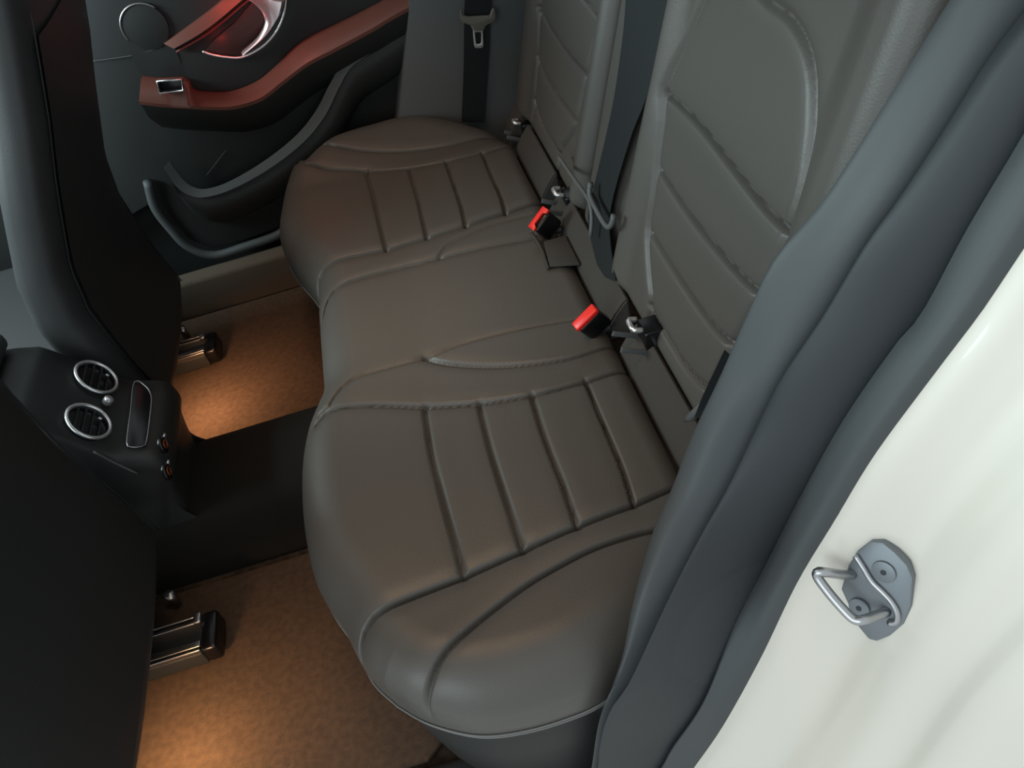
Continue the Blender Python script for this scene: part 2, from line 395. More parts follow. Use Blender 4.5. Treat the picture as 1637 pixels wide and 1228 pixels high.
sheet('front_skirt', [ring(-.003, .25), ring(-.010, .235), ring(-.016, .16), ring(-.03, .03), ring(-.035, 0)], vinyl, bench)
for off, z in ((.0005, .263), (-.002, .252)):
    p = ring(off, z); tube('edge_piping', p[60:-120:3], .0013, thread, bench, 6)
def on_c(path, off):     # 3-D path beside a seam
    d = np.gradient(path, axis=0); nn = np.stack([-d[:, 1], d[:, 0]], 1); nn /= np.linalg.norm(nn, axis=1)[:, None]; Q = path+nn*off
    flat = Xc.reshape(-1, 3); return np.array([flat[np.argmin(((flat[:, :2]-q)**2).sum(1))] for q in Q])
for nm, off in (('T0', -.004), ('T1', -.004), ('T2', -.004), ('T3', -.004)):
    stitches('stitching', bench, on_c(spline(spath[nm], 40)[2:-2], off), (0, 0, .0004), .005, .0005, leather)

# ===================================================================== backrests
TAN = .30; cN = 1/math.sqrt(1+TAN*TAN)
AX = np.array([TAN*cN, 0, cN]); NB = np.array([-cN, 0, TAN*cN]); OB = np.array([.02, 0, .40])
def bplane(px, py, h=0.):
    r = ray(px, py); o = OB+NB*h; t = ((o-CAM)@NB)/(r@NB); p = CAM+t*r; q = p-OB; return np.array([p[1], q@AX])
def BP(l): return np.array([bplane(*p) for p in l])
insL = BP([(1039, 480), (1036, 440), (1033, 374), (1041, 317), (1057, 203), (1067, 134), (1122, 0)])
insR = BP([(1131, 624), (1167, 551), (1213, 470), (1259, 370), (1281, 301), (1293, 228), (1297, 171), (1295, 110), (1281, 61), (1257, 24), (1224, 0)])
ins_loop = np.vstack([insL, [(.50, .47), (.44, .482)], insR[::-1]])
ins_loop[:, 1] = np.minimum(ins_loop[:, 1], .482)
bs = [BP([(1064, 150), (1114, 199), (1175, 277), (1224, 338), (1262, 374)]), BP([(1052, 272), (1098, 342), (1143, 399), (1183, 444), (1217, 474)]),
      BP([(1038, 372), (1074, 431), (1118, 497), (1149, 535), (1170, 554)]), BP([(1036, 490), (1071, 550), (1094, 586), (1116, 611), (1134, 627)])]
def backrest(label, y0, y1, mirror, seamed=True, b1=.66):
    """y0<y1 in the mirrored frame of the near backrest."""
    root = thing('folding_rear_seat', label, 'car seat', 'rear seat backrests')
    nu, nv = 300, 230
    a = np.linspace(0, 1, nv); wa = warp(nv, .5); b = np.linspace(-.03, b1, nu)
    lo = y0+.0*b; hi = y1+0*b
    UV = np.zeros((nu, nv, 2)); UV[..., 0] = lo[:, None]+(hi-lo)[:, None]*wa[None]; UV[..., 1] = b[:, None]
    ol = [np.array([(y0, -.05), (y0, b1+.001)]), np.array([(y1, -.05), (y1, b1+.001)])]
    def pos(P, h):
        d = np.minimum(np.abs(P[:, 0]-y0), np.abs(P[:, 0]-y1)); R_ = .035; t = np.clip(1-d/R_, 0, 1)
        h = h-.035*(1-np.sqrt(np.clip(1-t*t, 0, 1)))
        tb = np.clip(1-(P[:, 1]+.03)/.02, 0, 1); h = h-.015*(1-np.sqrt(np.clip(1-tb*tb, 0, 1)))
        tt = np.clip(1-(b1-P[:, 1])/.05, 0, 1); h = h-.05*(1-np.sqrt(np.clip(1-tt*tt, 0, 1)))
        if seamed: h = h+.012*smooth01((.16-np.abs(P[:, 0]-.385)-.0)/-.05)   # raised side bolsters
        y = 1.43-P[:, 0] if mirror else P[:, 0]
        X = OB+P[:, 1:2]*AX+h[:, None]*NB; X[:, 1] = y; return X
    sm_ = []
    if seamed:
        sm_.append((spline(np.vstack([ins_loop[0]+[-.0, -.05], ins_loop, insR[0]+[.0, -.05]]), 90), .006, .0032, .002, .012))
        for q in bs: sm_.append((spline(q, 14), .010, .0025, .002, .012))
    seeds = [('side_bolster', (y0+.03, .2)), ('side_bolster', (y1-.02, .2)), ('headrest_panel', (.38, .50)), ('lower_panel', (.35, -.01))]
    X, N_, parts = upholstery(root, UV, pos, sm_, seeds, leather, 'ribbed_panel' if seamed else 'back_panel')
    if mirror:
        for p in parts:
            p.data.flip_normals(); 
    # shell behind
    bk = [X[:, 0], X[-1, :], X[::-1, -1]]
    path = np.vstack([X[:, 0], X[-1, 1:-1], X[::-1, -1]])[::3]; q = path-NB*.10*1.0
    V = np.vstack([path, q]); n = len(path); F = [(i, i+1, n+i+1, n+i) for i in range(n-1)]+[tuple(range(n, 2*n))]
    bm = bmesh.new(); vs = [bm.verts.new(v) for v in V]; [bm.faces.new([vs[i] for i in f]) for f in F]; bmesh.ops.recalc_face_normals(bm, faces=bm.faces)
    frompart(bm, 'back_shell', vinyl, root, True, 40)
    if seamed:
        for k, q in enumerate(bs[3:], 3):
            s_ = spline(q, 40)[3:-3]-np.array([0, .003]); fl = UV.reshape(-1, 2); Xf = X.reshape(-1, 3)
            stitches('stitching', root, np.array([Xf[np.argmin(((fl-z)**2).sum(1))] for z in s_]), NB*.0006, .0045, .0006, thread if k == 3 else holder)
    return root, X
near_b, Xn = backrest('black leather backrest section nearest the open door, with curved stitched ribs', .125, .622, False)
far_b, Xf_ = backrest('black leather backrest section by the far door, beside the hanging belt tongue', .125, .612, True)
mid_b, Xm = backrest('narrow plain middle backrest section behind the two red buckles', .632, .808, False, False)

# lower flaps between cushion and backrests
def flap(y0, y1, parent, x0=-.028, dz=0.):
    prof = [(x0-.0, .31), (x0+.003, .340+dz), (x0+.014, .357+dz), (.003, .377+dz), (.012, .383), (.014, .31)]
    bm = bmesh.new(); ys = np.linspace(y0, y1, 14); rows = []
    for y in ys: rows.append([bm.verts.new((x, y, z)) for x, z in prof])
    for a, b in zip(rows[:-1], rows[1:]):
        for k in range(len(prof)-1): bm.faces.new((a[k], a[k+1], b[k+1], b[k]))
    bm.faces.new(rows[0]); bm.faces.new(rows[-1][::-1]); bmesh.ops.recalc_face_normals(bm, faces=bm.faces)
    bmesh.ops.bevel(bm, geom=[e for e in bm.edges if e.calc_face_angle(0) > 1.2], offset=.003, segments=2, affect='EDGES')
    frompart(bm, 'lower_flap', flapm, parent, True, 45)
gc = thing('gap_cover', 'brown fabric flap strips closing the gap behind the bench cushion', 'seat trim')
for ya, yb in ((.13, .474), (.528, .905), (.955, 1.185), (1.235, 1.30)): flap(ya, yb, gc)

# child-seat anchors in the gap
def anchor(px, py, x, label, s=1.0):
    p = on(px, py, 0, x); y, z = p[1], p[2]
    t = thing('child_seat_anchor', label, 'anchor', 'child seat anchors', loc=(0, 0, 0))
    w = .024*s
    box('housing', (x+.024, y, z-.022), (.034, w*2-.008, .034), gloss, t, .004)
    for sgn in (-1, 1): box('side_rail', (x-.012, y+sgn*(w-.004), z-.030), (.044, .003, .009), trimgrey, t, .0012, Matrix.Rotation(.5, 3, 'Y'))
    tube('bar', [(x+.006, y-w*.55, z+.0), (x-.006, y-w*.5, z+.004), (x-.008, y, z+.005), (x-.006, y+w*.5, z+.004), (x+.006, y+w*.55, z)], .0042, chrome, t, 8, n=14)
    return t
anchor(1016, 521, -.008, 'child seat anchor with bright bar right beside the nearer red buckle')
anchor(893, 308, -.008, 'child seat anchor with small bright bar just behind the farther red buckle')
anchor(827, 196, -.006, 'tiny child seat anchor at the far end of the seat gap, below the belt tongue', .7)

# ===================================================================== belt buckles
def buckle(c, u, w, label, fork):
    t = thing('belt_buckle', label, 'seat belt buckle', 'red button belt buckles')
    u = np.array(u, float); u /= np.linalg.norm(u); w = np.array(w, float); w -= u*(u@w); w /= np.linalg.norm(w); v = np.cross(u, w)
    R_ = Matrix((u, v, w)).transposed(); c = np.array(c)
    box('body', c+w*.024, (.044, .021, .044), gloss, t, .006, R_)
    if fork:   # red button with a notch between two horns
        o = [(-.023, .0095), (-.023, -.0095), (.023, -.0095), (.023, .0095), (.016, .0095), (.012, .001), (-.012, .001), (-.016, .0095)]
        prism('release_button', [c+u*a+v*b+w*.002 for a, b in o], -w, .006, red, t, .0015)
    else: box('release_button', c, (.046, .018, .010), red, t, .003, R_)
    tube('stalk', [c+w*.042, c+w*.05+np.array([.004, 0, 0]), c+w*.052+np.array([.014, 0, .003])], .007, plastic, t, 8, n=8)
    return t
zk = .375
pb = on(936, 508, 2, zk+.012); buckle(pb, (-1, -.126, -.625), (.5, .2, -.84), 'red button belt buckle nearer the open door, on the front seam of the middle seat', False)
pb2 = on(862, 350, 2, zk+.014); buckle(pb2, (-1, -.35, -.68), (.5, .2, -.84), 'red button belt buckle farther from the open door, above the leather pocket', True)
# the pocket below the far buckle
pk = thing('buckle_pocket', 'open leather buckle pocket with a raised lip in the middle cushion', 'pocket')
pts = [top(851, 376), top(866, 400), top(877, 432)]; tube('lip', [p+np.array([0, 0, .004]) for p in pts], .0035, flapm, pk, 6, n=12)
q0 = [top(870, 392), top(905, 382), top(928, 428), top(880, 431)]
prism('flap', [p+np.array([0, 0, .004]) for p in q0], (0, 0, 1), .005, flapm, pk, .002)

# ===================================================================== belts
def strip(name, A, B, m, parent, n=40, th=.0012):
    A = spline(A, n); B = spline(B, n); d = np.cross(A[-1]-A[0], B[0]-A[0]); d /= np.linalg.norm(d)
    return loft(name, [A, B, B+d*th, A+d*th], m, parent, n, closed=True)
def onb(px, py, h): 
    a, b = bplane(px, py, h); p = OB+AX*b+NB*h; p[1] = a; return p
mb = thing('seat_belt', 'black middle seat belt webbing running up the gap between two backrests', 'seat belt', 'rear seat belts')
LA = [(1003, -40), (998, 44), (984, 147), (969, 220), (948, 308), (941, 345), (946, 385), (960, 440)]; LB = [(1074, -40), (1060, 44), (1037, 147), (1009, 220), (981, 315), (975, 360), (978, 400), (985, 450)]
strip('webbing', [onb(*p, .012) for p in LA], [onb(*p, .010) for p in LB], web, mb)
tube('belt_guide', [onb(*p, .03) for p in [(944, 292), (943, 312), (956, 340), (970, 362), (978, 358), (981, 343)]], .0045, trimgrey, mb, 8, n=24)
tube('belt_guide', [onb(*p, .028) for p in [(893, 250), (915, 282), (940, 318), (946, 345), (944, 378)]], .0035, trimgrey, mb, 8, n=24)

YB = 1.375
fb = thing('seat_belt', 'black seat belt with a metal tongue hanging on the far pillar', 'seat belt', 'rear seat belts')
strip('webbing', [on(*p, 1, YB-.004) for p in [(746, -60), (743, 0), (742, 45), (741, 110), (738, 195)]], [on(*p, 1, YB-.004) for p in [(792, -60), (786, 0), (783, 45), (781, 90), (774, 196)]], web, fb)
hold = [(735, 14), (738, 22), (748, 25), (782, 23), (786, 12), (790, 12), (791, 28), (788, 33), (776, 39), (772, 47), (757, 47), (752, 39), (738, 34), (735, 28)]
prism('tongue_grip', [on(*p, 1, YB-.012) for p in hold], (0, -1, 0), .010, holder, fb, .0025)
def rrect(pts, k=4):      # rounded loop through corner list
    out = []
    n = len(pts)
    for i in range(n):
        a, b, c = np.array(pts[i-1], float), np.array(pts[i], float), np.array(pts[(i+1) % n], float)
        for t in np.linspace(0, 1, k): 
            p0 = b+(a-b)*.25; p1 = b+(c-b)*.25; out.append((1-t)**2*p0+2*t*(1-t)*b+t*t*p1)
    return out
to = rrect([(752, 40), (774, 38), (771.5, 47), (773, 76), (758, 77), (755.5, 47)]); ti = rrect([(759, 51), (765, 51), (769, 51), (769, 69), (761, 70), (760, 60)])
prism('tongue_plate', [on(*p, 1, YB-.014) for p in to], (0, -1, 0), .003, chrome, fb, .0008, hole=[on(*p, 1, YB-.014) for p in ti])
nb = thing('belt_anchor', 'grey belt anchor tab tucked between near backrest and door seal', 'seat belt anchor')
tube('tab', [on(1096, 672, 1, .215), on(1106, 666, 1, .20), on(1118, 654, 1, .19), on(1130, 640, 1, .185)], [.003, .006, .006, .004], trimgrey, nb, 8)
strip('webbing', [on(*p, 1, .16) for p in [(1110, 668), (1124, 632), (1158, 560)]], [on(*p, 1, .155) for p in [(1126, 668), (1160, 625), (1180, 580)]], web, nb, 12)

# ===================================================================== door opening: seals, pillar trim, painted body
R1 = [(1560, -60), (1513, 12), (1424, 151), (1318, 317), (1240, 411), (1196, 500), (1152, 600), (1105, 700, .09), (1075, 780, .07), (1045, 850, .045), (1015, 960, .0), (1000, 1050, -.02), (978, 1110, -.025)]
RC = [(1610, -60), (1572, 12), (1490, 151), (1390, 317), (1318, 411), (1262, 500), (1208, 600), (1160, 690, .068), (1117, 790, .048), (1082, 860, .025), (1045, 960, -.012), (1018, 1050, -.033), (992, 1120, -.038)]
R3 = [(1700, -60), (1637, 20), (1582, 94), (1509, 212), (1440, 317), (1387, 391), (1322, 500), (1255, 600), (1214, 680), (1165, 780, .035), (1122, 857, .015), (1067, 967, -.02), (1012, 1085, -.045), (970, 1160, -.05)]
R4 = [(1800, -60), (1700, 105), (1637, 220), (1550, 366), (1477, 500), (1438, 547), (1365, 650), (1317, 730), (1268, 821), (1225, 906, 0), (1177, 998, -.02), (1128, 1119, -.05), (1079, 1192, -.055), (1040, 1250, -.06)]
R5 = [(1880, -60), (1760, 150), (1637, 354), (1582, 440), (1542, 500), (1475, 590), (1378, 724), (1317, 827), (1256, 931, -.035), (1201, 1052, -.05), (1146, 1156, -.065), (1097, 1228, -.07), (1060, 1280, -.075)]
low = lambda y, z: [(-.30, y, z-.075), (-.42, y, z-.10), (-.70, y, z-.11), (-1.2, y, z-.11)]
r1 = ony(R1, .10)+low(-.03, .05); rc = [p+np.array([-.012, 0, .012]) for p in ony(RC, .078)]+low(-.04, .06); r3 = ony(R3, .05)+low(-.055, .03)
r4 = ony(R4, .008)+low(-.065, .03); r5 = ony(R5, -.03)+low(-.08, 0)
R34 = [((np.array(a)+np.array(b))/2) for a, b in zip(spline(r3, 60), spline(r4, 60))]
back = lambda r, d, y: [np.array(p)+np.array([d, y, -d*.6]) for p in r]
seal = thing('door_seal', 'thick dark rubber weatherstrip rounding the open rear door frame', 'door seal')
loft('bulb', [r1, rc, back(r3, -.004, .008), back(r3, .03, .006), back(r1, .035, 0)], rubber, seal, 110, closed=True, sub=5, sharp=80)
loft('inner_lip', [back(r3, .006, .004), back(r3, -.002, -.004), [p+np.array([-.010, 0, .008]) for p in R34], back(r4, -.001, .004), back(r4, .03, .004), back(r3, .04, .004)], rubber_d, seal, 110, closed=True, sub=4, sharp=80)
r45 = [((a+b)/2)+np.array([-.006, 0, .004]) for a, b in zip(spline(r4, 60), spline(r5, 60))]
loft('outer_lip', [back(r4, .004, .002), back(r4, -.003, -.003), r45, r5, back(r5, .03, .0), back(r4, .04, 0)], rubber, seal, 110, closed=True, sub=4, sharp=80)

# painted quarter body: jamb sheet running outwards from the seal
r5s = spline(back(r5, .008, .004), 120)
prof = [(0, 0), (.010, -.02), (.032, -.04), (.050, -.06), (.058, -.09), (.066, -.12), (.083, -.145), (.088, -.175), (.105, -.20), (.15, -.225), (.24, -.245), (.42, -.25)]
jr = []
for dx, dy in prof: jr.append([p+np.array([dx, dy, -.10*dx]) for p in r5s])
body = loft('quarter_body', jr, white, None, 120, sub=6, sharp=80)
tag(body, 'glossy white painted car body outside the door seal, holding the striker', 'car body')

# C-pillar trim inside the seal and along the seat side
pt = loft('trim_1', [back(r1, .004, .002), [np.array(p)+np.array([.05, .012, 0]) for p in r1], [np.array(p)+np.array([.14, .02, .01]) for p in r1], [np.array(p)+np.array([.30, .03, .03]) for p in r1]], trimgrey, None, 90, sub=3); struct(pt)
slab('trim_3', -2.0, -.20, -.028, .075, -.06, .018, plastic, .012)

# door striker on the painted jamb
dg = bpy.context.evaluated_depsgraph_get(); bm = bmesh.new(); bm.from_mesh(body.data); bvh = BVHTree.FromBMesh(bm); bm.free()
def hit(px, py):
    d = Vector(ray(px, py)).normalized(); h = bvh.ray_cast(Vector(CAM), d); return h
h = hit(1400, 945)
if h[0] is not None:
    hs = [hit(x, y) for x in (1350, 1400, 1440) for y in (890, 945, 1000)]
    n0 = sum((q[1] if q[1].dot(Vector(CAM)-q[0]) > 0 else -q[1] for q in hs if q[0]), Vector()).normalized()
    po_ = [(1391, 866), (1450, 904), (1459, 925), (1421, 1019), (1395, 1026), (1371, 1003), (1344, 943), (1369, 883), (1430, 985)]
    c0 = h[0]+n0*(.003+max((q[0]-h[0]).dot(n0) for q in [hit(*p) for p in po_] if q[0]))
else: n0 = Vector((-.8, -.5, .3)).normalized(); c0 = Vector((.1, -.06, .38))
n0 = np.array(n0); c0 = np.array(c0)
def pln(px, py, off=0.):
    r = ray(px, py); t = ((c0+n0*off-CAM)@n0)/(r@n0); return CAM+t*r
st = thing('door_striker', 'grey steel door striker plate with wire loop on white paint', 'door striker')
cv = lambda x, y: (1270+x/5.845, 840+y/5.845)
po = [(710, 155), (820, 160), (930, 250), (1050, 375), (1105, 500), (1090, 760), (1020, 930), (880, 1045), (770, 1090), (690, 1075), (590, 950), (430, 600), (500, 380), (580, 250)]
prism('plate', [pln(*cv(*p)) for p in po], n0, -.013, plate_m, st, .003)
lw = [(545, 462, 0), (440, 460, .012), (300, 440, .026), (225, 435, .03), (215, 480, .03), (330, 640, .03), (470, 800, .03), (560, 880, .03), (640, 885, .028), (740, 850, .016), (868, 805, 0)]
tube('loop', [pln(*cv(a, b), o) for a, b, o in lw], .0048, steel, st, 10, n=60)
rim = [(570, 285), (640, 390), (720, 520), (820, 620), (910, 720), (960, 820), (950, 900), (880, 915)]
tube('rim', [pln(*cv(*p), .002) for p in rim], .0032, steel, st, 8, n=40)
uu = np.cross(n0, (0, 0, 1)); uu /= np.linalg.norm(uu); vv = np.cross(n0, uu)
for sx, sy, rr in ((840, 430, .0115), (610, 765, .0105)):
    c = pln(*cv(sx, sy)); prism('screw', [c+(uu*math.cos(t)+vv*math.sin(t))*rr for t in np.linspace(0, 2*math.pi, 20, endpoint=False)], n0, .0025, plate_m, st, .001)
    prism('screw_socket', [c+n0*.0025+(uu*math.cos(t)+vv*math.sin(t))*.003 for t in np.linspace(0, 2*math.pi, 6, endpoint=False)], n0, .0006, rubber_d, st, 0)

# ===================================================================== far door
YD = 1.47
door = thing('car_door', 'closed far rear door with wood trim strips, chrome handle and red glow', 'car door')
arc = ony([(655, -40), (650, 60), (640, 175), (600, 230), (540, 280), (470, 342), (445, 365), (393, 384), (342, 398), (301, 384), (275, 358), (248, 322)], YD)
dv = [(-1.15, YD, .25), (-1.15, YD, .95), (.02, YD, .95)]
outline = [np.array((p[0], YD, p[2])) for p in arc]+[np.array(p) for p in dv]
prism('door_panel', outline, (0, 1, 0), .05, plastic, door, .004)
def dl(l, y): return ony(l, y)
tube('lower_seal', spline(ony([(640, 190), (600, 245), (540, 296), (470, 352), (445, 375), (393, 394), (342, 408), (301, 394), (275, 368), (248, 332), (236, 290)], YD-.015), 60), .0115, rubber, door, 10)
# armrest ledge
A0 = [(225, 128), (255, 131), (297, 130), (308, 148), (330, 153), (369, 152), (410, 136), (440, 112), (470, 82), (500, 62), (560, 33), (640, -8)]
A1 = [(222, 162), (255, 166), (300, 169), (340, 171), (372, 170), (415, 157), (450, 131), (490, 101), (530, 80), (590, 48), (620, 30), (665, 5)]
a0 = ony(A0, YD-.03); a1 = ony(A1, YD-.065)
off = lambda r, y, z: [np.array((p[0], y, p[2]+z)) for p in r]
loft('armrest', [off(a0, YD+.01, -.002), a0, a1, off(a1, YD-.064, -.008), off(a1, YD+.01, -.012)], wood, door, 70, closed=True, sub=1)
loft('armrest_base', [off(a1, YD+.01, -.0125), off(a1, YD-.0635, -.0085), off(a1, YD-.055, -.045), off(a1, YD+.01, -.10)], plastic, door, 70, closed=True)
# grip recess wall above the ledge
loft('grip_recess', [off(a0, YD-.003, .0), off(a0, YD-.006, .05), off(a0, YD-.002, .09)], plastic, door, 60)
# upper trim strip
U0 = [(262, 70), (300, 44), (335, 18), (365, -8), (400, -40)]; U1 = [(278, 78), (318, 55), (352, 30), (385, 2), (425, -30)]
u0 = ony(U0, YD-.012); u1 = ony(U1, YD-.02)
loft('trim_strip', [off(u0, YD+.01, 0), u0, u1, off(u1, YD+.01, -.01)], wood, door, 40, closed=True)
tube('ambient_strip', off(u1, YD-.012, -.010), .0022, ledm, door, 6, n=30)
# handle
hc0 = [(398, -4), (414, 10), (423, 24), (424, 40), (411, 62), (386, 85)]; hc1 = [(452, -14), (450, 4), (446, 22), (438, 38), (422, 60), (388, 89)]
h0 = ony(hc0, YD-.028); h1 = ony(hc1, YD-.035)
loft('handle', [off(h0, YD-.018, 0), h0, h1, off(h1, YD-.020, 0)], chrome, door, 30, closed=True, sub=2)
tube('handle_surround', ony([(458, -6), (454, 22), (442, 50), (420, 74), (388, 91), (360, 91), (338, 87), (324, 82)], YD-.012), .0028, chrome, door, 8, n=50)
prism('handle_bowl', [np.array((p[0], YD-.002, p[2])) for p in ony([(445, -6), (424, 41), (386, 85), (359, 88), (326, 82), (345, 60), (375, 35), (410, -6)], YD)], (0, -1, 0), .004, bowlm, door, .001)
# window switch
sw = ony([(252, 134), (291, 131), (294, 149), (256, 153)], YD-.068); sw = [np.array((p[0], YD-.045, p[2])) for p in sw]
prism('window_switch', sw, (0, -1, .2), .018, gloss, door, .003)
tube('switch_frame', [p+np.array([0, -.019, .004]) for p in sw], .0022, chrome, door, 6, closed=True)
# speaker
cs = on(233, 42, 1, YD); prism('speaker_grille', [cs+np.array((math.cos(t)*.047, 0, math.sin(t)*.047)) for t in np.linspace(0, 2*math.pi, 32, endpoint=False)], (0, -1, 0), .008, plastic, door, .002)
tube('speaker_ring', [cs+np.array((math.cos(t)*.048, -.008, math.sin(t)*.048)) for t in np.linspace(math.radians(40), math.radians(200), 36)], [.0015+.0012*math.sin(math.pi*i/35) for i in range(36)], steel, door, 6)
tube('trim_line', ony([(146, 98), (185, 93), (220, 87), (262, 74)], YD-.004), .0015, rubber, door, 6, n=20)
# door pocket
K1 = [(262, 268), (280, 296), (300, 311), (327, 316), (372, 303), (432, 270), (486, 228), (520, 186), (543, 140), (563, 108), (608, 76), (660, 40)]
K0 = [(272, 258), (292, 286), (308, 299), (330, 303), (368, 291), (424, 258), (474, 218), (506, 178), (529, 134), (551, 100), (598, 66), (652, 30)]
k0 = ony(K0, YD-.035); k1 = ony(K1, YD-.042)
loft('pocket_wall', [off(k0, YD-.03, -.05), off(k0, YD-.034, 0), off(k1, YD-.04, -.004), off(k1, YD-.045, -.03), off(k1, YD-.03, -.075), off(k1, YD+.01, -.10)], plastic, door, 70, sub=2)
loft('pocket_rim', [k0, [np.array(p)+np.array([0, -.004, .004]) for p in k0], [np.array(p)+np.array([0, -.004, .003]) for p in k1], k1], trimgrey, door, 70, closed=True)
tube('pocket_seam', ony([(329, 281), (340, 268), (352, 252), (362, 240)], YD-.004), .0009, rubber_d, door, 5, n=14)
lamp('ambient_light', 'AREA', (on(390, 30, 1, YD)[0], YD-.075, .72), .09, (1, .07, .04), .14, (math.radians(20), 0, 0), .02, parent=door)
bl = on(352, 76, 1, YD-.02); lamp('handle_light', 'POINT', (bl[0], YD-.03, bl[2]+.01), .016, (1, .05, .04), .005, parent=door)

# far pillar trim behind the belt and far sill
FP = [[on(655, -60, 1, 1.40), on(655, 5, 1, 1.40), on(648, 90, 1, 1.40), on(640, 190, 1, 1.40), on(636, 225, 1, 1.40)],
      [on(700, -60, 1, 1.385), on(700, 5, 1, 1.385), on(696, 90, 1, 1.385), on(690, 205, 1, 1.385), on(688, 240, 1, 1.385)],
      [on(790, -60, 1, YB+.004), on(785, 5, 1, YB+.004), on(782, 90, 1, YB+.004), on(780, 215, 1, YB+.004), on(780, 250, 1, YB+.004)],
      [on(830, -60, 1, YB+.01), on(850, 5, 1, YB+.01), on(850, 90, 1, YB+.01), on(850, 215, 1, YB+.01), on(850, 250, 1, YB+.01)]]
ft = loft('trim_4', [[p+np.array([-.002, .08, 0]) for p in FP[0]]]+FP, trimgrey, None, 50, sub=1); struct(ft)
sillm = mat('sill_carpet', (.10, .08, .062), .9, spec=.1, bump=.5, bscale=700)
slab('trim_5', -1.4, -.40, 1.405, 1.46, 0, .115, sillm, .012)

# ===================================================================== floor mats
def floor_mat(pts, label):
    o = prism('floor_mat', [np.array((x, y, .001)) for x, y in pts], (0, 0, 1), .012, matcar, None, .004)
    return tag(o, label, 'floor mat', 'brown carpet floor mats')
floor_mat([(-1.02, .875), (-.56, .875), (-.54, .90), (-.54, 1.37), (-.57, 1.40), (-1.02, 1.40)], 'brown carpet floor mat in the far footwell, beyond the tunnel')
floor_mat([(-1.02, .085), (-.49, .085), (-.46, .11), (-.46, .50), (-.49, .53), (-1.02, .53)], 'brown carpet floor mat in the near footwell, at the bottom of the photo')

# ===================================================================== front seats (seen from behind)
def front_seat(y0, y1, px_, label):
    PZ = [p[0] for p in px_]; PX = [p[1] for p in px_]; fxr = lambda z: float(np.interp(z, PZ, PX))
    t = thing('front_seat', label, 'car seat', 'front seats')
    yc = (y0+y1)/2; hw = (y1-y0)/2; rings = []; NS = 44; NZ = 46
    for i in range(NZ):
        s = i/(NZ-1); z = .165+s*.86
        xr = fxr(z)                                      # rear face
        th = .13-.03*s; w = hw*(1-.16*smooth01((s-.55)/.45)-.05*(1-s))
        k = 1.0
        if s < .05: k = .80+.20*math.sqrt(1-(1-s/.05)**2)
        if s > .93: k = math.sqrt(max(0.02, 1-((s-.93)/.07)**2))
        ring_ = []
        for j in range(NS):
            a = 2*math.pi*j/NS; e = 2/3.4; c_, s_ = math.cos(a), math.sin(a)
            ring_.append((xr-th/2+th/2*k*abs(c_)**e*math.copysign(1, c_), yc+w*k*abs(s_)**e*math.copysign(1, s_), z))
        rings.append(ring_)
    V = [p for r in rings for p in r]; F = [(i*NS+j, i*NS+(j+1) % NS, (i+1)*NS+(j+1) % NS, (i+1)*NS+j) for i in range(NZ-1) for j in range(NS)]
    F += [tuple(range(NS))[::-1], tuple((NZ-1)*NS+j for j in range(NS))]
    obj('backrest', V, F, leather_f, t)
    # hard back shell with a map pocket line
    fx = lambda y, z, d=.004: (fxr(z)+d-.02*abs((y-yc)/hw)**4, y, z)
    sh = []
    for z in np.linspace(.20, .88, 18): sh.append([fx(yc+hw*.80*u*(1-.12*smooth01((z-.6)/.4)), z) for u in np.linspace(-1, 1, 16)])
    loft('back_shell', sh, vinyl, t, 16, smooth=True)
    for sg in (-1, 1): tube('piping', [fx(yc+sg*hw*.84*(1-.12*smooth01((z-.6)/.4)), z, .003) for z in np.linspace(.19, .92, 30)], .0012, plastic, t, 6)
    box('seat_base', (-1.22, yc, .26), (.56, hw*2-.02, .17), leather_f, t, .04)
    return t
def rail(parent, px, py, z, L=.10):
    p = on(px, py, 2, z); x, y = p[0], p[1]
    box('seat_rail', (x-.20, y-.02, z-.022), (.42, .07, .036), plastic, parent, .004)
    box('rail_end', (x+.024, y-.018, z-.016), (.028, .075, .042), gloss, parent, .007)
    for dy, wd in ((.004, .005), (.016, .004), (-.040, .012), (-.052, .004)):
        box('rail_strip', (x-.052, y+dy, z+.000), (.125, wd, .010), steel, parent, .0018)
    box('rail_stop', (x+.004, y+.010, z+.004), (.014, .022, .012), steel, parent, .004)
    tube('bolt', [(x-.06, y+.09, .02), (x-.06, y+.09, .055)], .009, steel, parent, 10)
ps = front_seat(.822, 1.335, [(.16, -.855), (.30, -.875), (.44, -.88), (.53, -.862), (.68, -.80), (.77, -.76), (1.03, -.66)], 'dark leather front seat back beyond the centre console, by the far door')
ds = front_seat(-.02, .578, [(.17, -.845), (.30, -.862), (.43, -.88), (.55, -.882), (.77, -.87), (1.03, -.845)], 'dark leather front seat back at the lower left corner, nearest the camera')
rail(ps, 322, 545, .06); rail(ds, 314, 1000, .06)

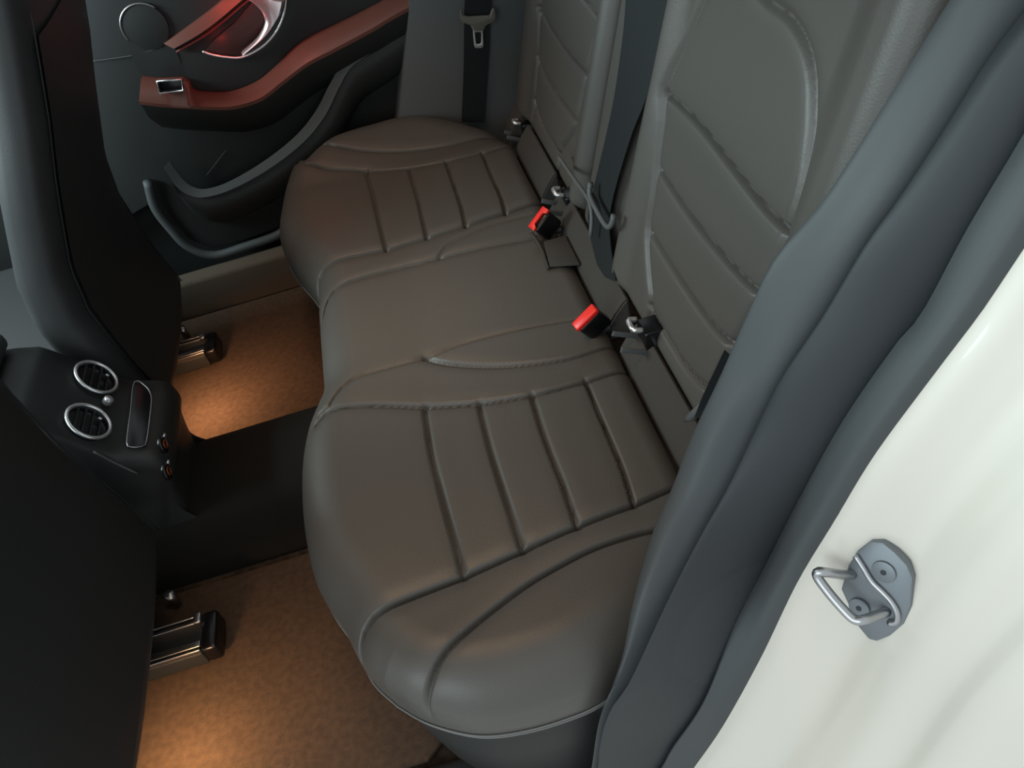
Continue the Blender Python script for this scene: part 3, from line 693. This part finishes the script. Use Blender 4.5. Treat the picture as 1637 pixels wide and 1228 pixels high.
# ===================================================================== centre console
con = thing('centre_console', 'black centre console end with two chrome ringed air vents between front seats', 'console')
YC = .712; HW = .107
prof_c = [(-1.75, .44), (-1.30, .455), (-1.06, .452), (-.985, .44), (-.955, .42), (-.885, .325), (-.865, .308), (-.828, .292), (-.812, .275), (-.808, .24), (-.825, .20), (-.838, .12), (-.84, .10)]
rails_c = []
for u in (-1, -.97, -.88, -.5, 0, .5, .88, .97, 1):
    dro = {1: .03, .97: .012, .88: .003}.get(abs(u), 0)
    rails_c.append([(x-dro*(.5 if x > -.97 else 0), YC+HW*u*(1-.05*(z < .25)), z-dro*(1 if z > .24 else .2)) for x, z in prof_c])
lowr = lambda u: [(x, YC+HW*u, .09) for x, z in prof_c]
rails_c = [lowr(-1)]+rails_c+[lowr(1)]
def rs_lin(r, n):
    P = np.array(r); s = np.concatenate([[0], np.cumsum(np.linalg.norm(np.diff(P, axis=0), axis=1))]); q = np.linspace(0, s[-1], n)
    return np.stack([np.interp(q, s, P[:, k]) for k in range(3)], 1)
loft('console_body', rails_c, plastic, con, 120)
# armrest lid (leather) on top with its gap
lid = box('armrest_lid', (-1.26, YC, .468), (.50, HW*2-.012, .034), leather_f, con, .012)
# vent face plane through the two ring centres
pA = np.array((-.955, YC, .42)); pB = np.array((-.885, YC, .325)); w_ = (pB-pA)/np.linalg.norm(pB-pA); v_ = np.array((0, 1., 0)); n_ = np.cross(v_, w_); n_ = n_ if n_[0] > 0 else -n_
pc = (pA+pB)/2
def onv(px, py, off=.0):
    r = ray(px, py); t = ((pc+n_*off-CAM)@n_)/(r@n_); return CAM+t*r
for px, py in ((153.5, 604), (141, 674.5)):
    c = onv(px, py, .006); rr = .036
    circ = lambda R_, o, n=40: [c+n_*o+(v_*math.cos(t)+w_*math.sin(t))*R_ for t in np.linspace(0, 2*math.pi, n, endpoint=False)]
    vt = prism('air_vent', circ(rr-.002, -.010), n_, .005, gloss, con, 0)
    tube('vent_ring', circ(rr, .002), .0034, chrome, vt, 8, closed=True)
    for k in (-.6, -.2, .2, .6):
        L = math.sqrt(1-k*k)*(rr-.004); box('vent_slat', c+w_*k*rr*.9+n_*-.001, (.0022, L*2, .007), plastic, vt, .0007, Matrix((w_, v_, n_)).transposed())
    box('vent_tab', c+w_*.016+v_*.012+n_*.005, (.006, .004, .004), chrome, vt, .001, Matrix((w_, v_, n_)).transposed())
kc = onv(173, 640, .012); prism('air_knob', [kc-n_*.008+(v_*math.cos(t)+w_*math.sin(t))*.0085 for t in np.linspace(0, 2*math.pi, 18, endpoint=False)], n_, .014, chrome, con, .003)
# blank panel with thin chrome frame
pp = [(214, 613), (232, 620), (240, 632), (241, 650), (234, 705), (228, 716), (207, 717), (202, 709), (208, 660)]
n2 = np.array((.62, 0, .78)); n2 /= np.linalg.norm(n2); c2 = np.array((-.848, YC, .306))
def on2(px, py):
    r = ray(px, py); t = ((c2-CAM)@n2)/(r@n2); return CAM+t*r
pp = [tuple(q) for q in spline(np.array(pp), 36, True)]
pan = prism('screen_panel', [on2(*p) for p in pp], n2, .004, gloss, con, .001)
tube('panel_frame', [on2(*p)+n2*.004 for p in pp], .0013, steel, con, 6, closed=True)
# sockets low on the rear face
for px, py in ((258, 712), (264, 755)):
    c = on(px, py, 0, -.80); so = prism('power_socket', [c+np.array((0, math.cos(t), math.sin(t)))*.015 for t in np.linspace(0, 2*math.pi, 20, endpoint=False)], (1, 0, 0), .006, gloss, con, .001)
    tube('socket_ring', [c+np.array((.007, math.cos(t)*.007, math.sin(t)*.007)) for t in np.linspace(0, 2*math.pi, 20, endpoint=False)], .0011, amber, so, 6, closed=True)
    box('socket_clip', c+np.array((.008, .014, .006)), (.004, .008, .006), steel, so, .001)
tube('trim_line', ony([(150, 722), (180, 738), (220, 757)], YC-HW-.002), .002, trimgrey, con, 6, n=12)
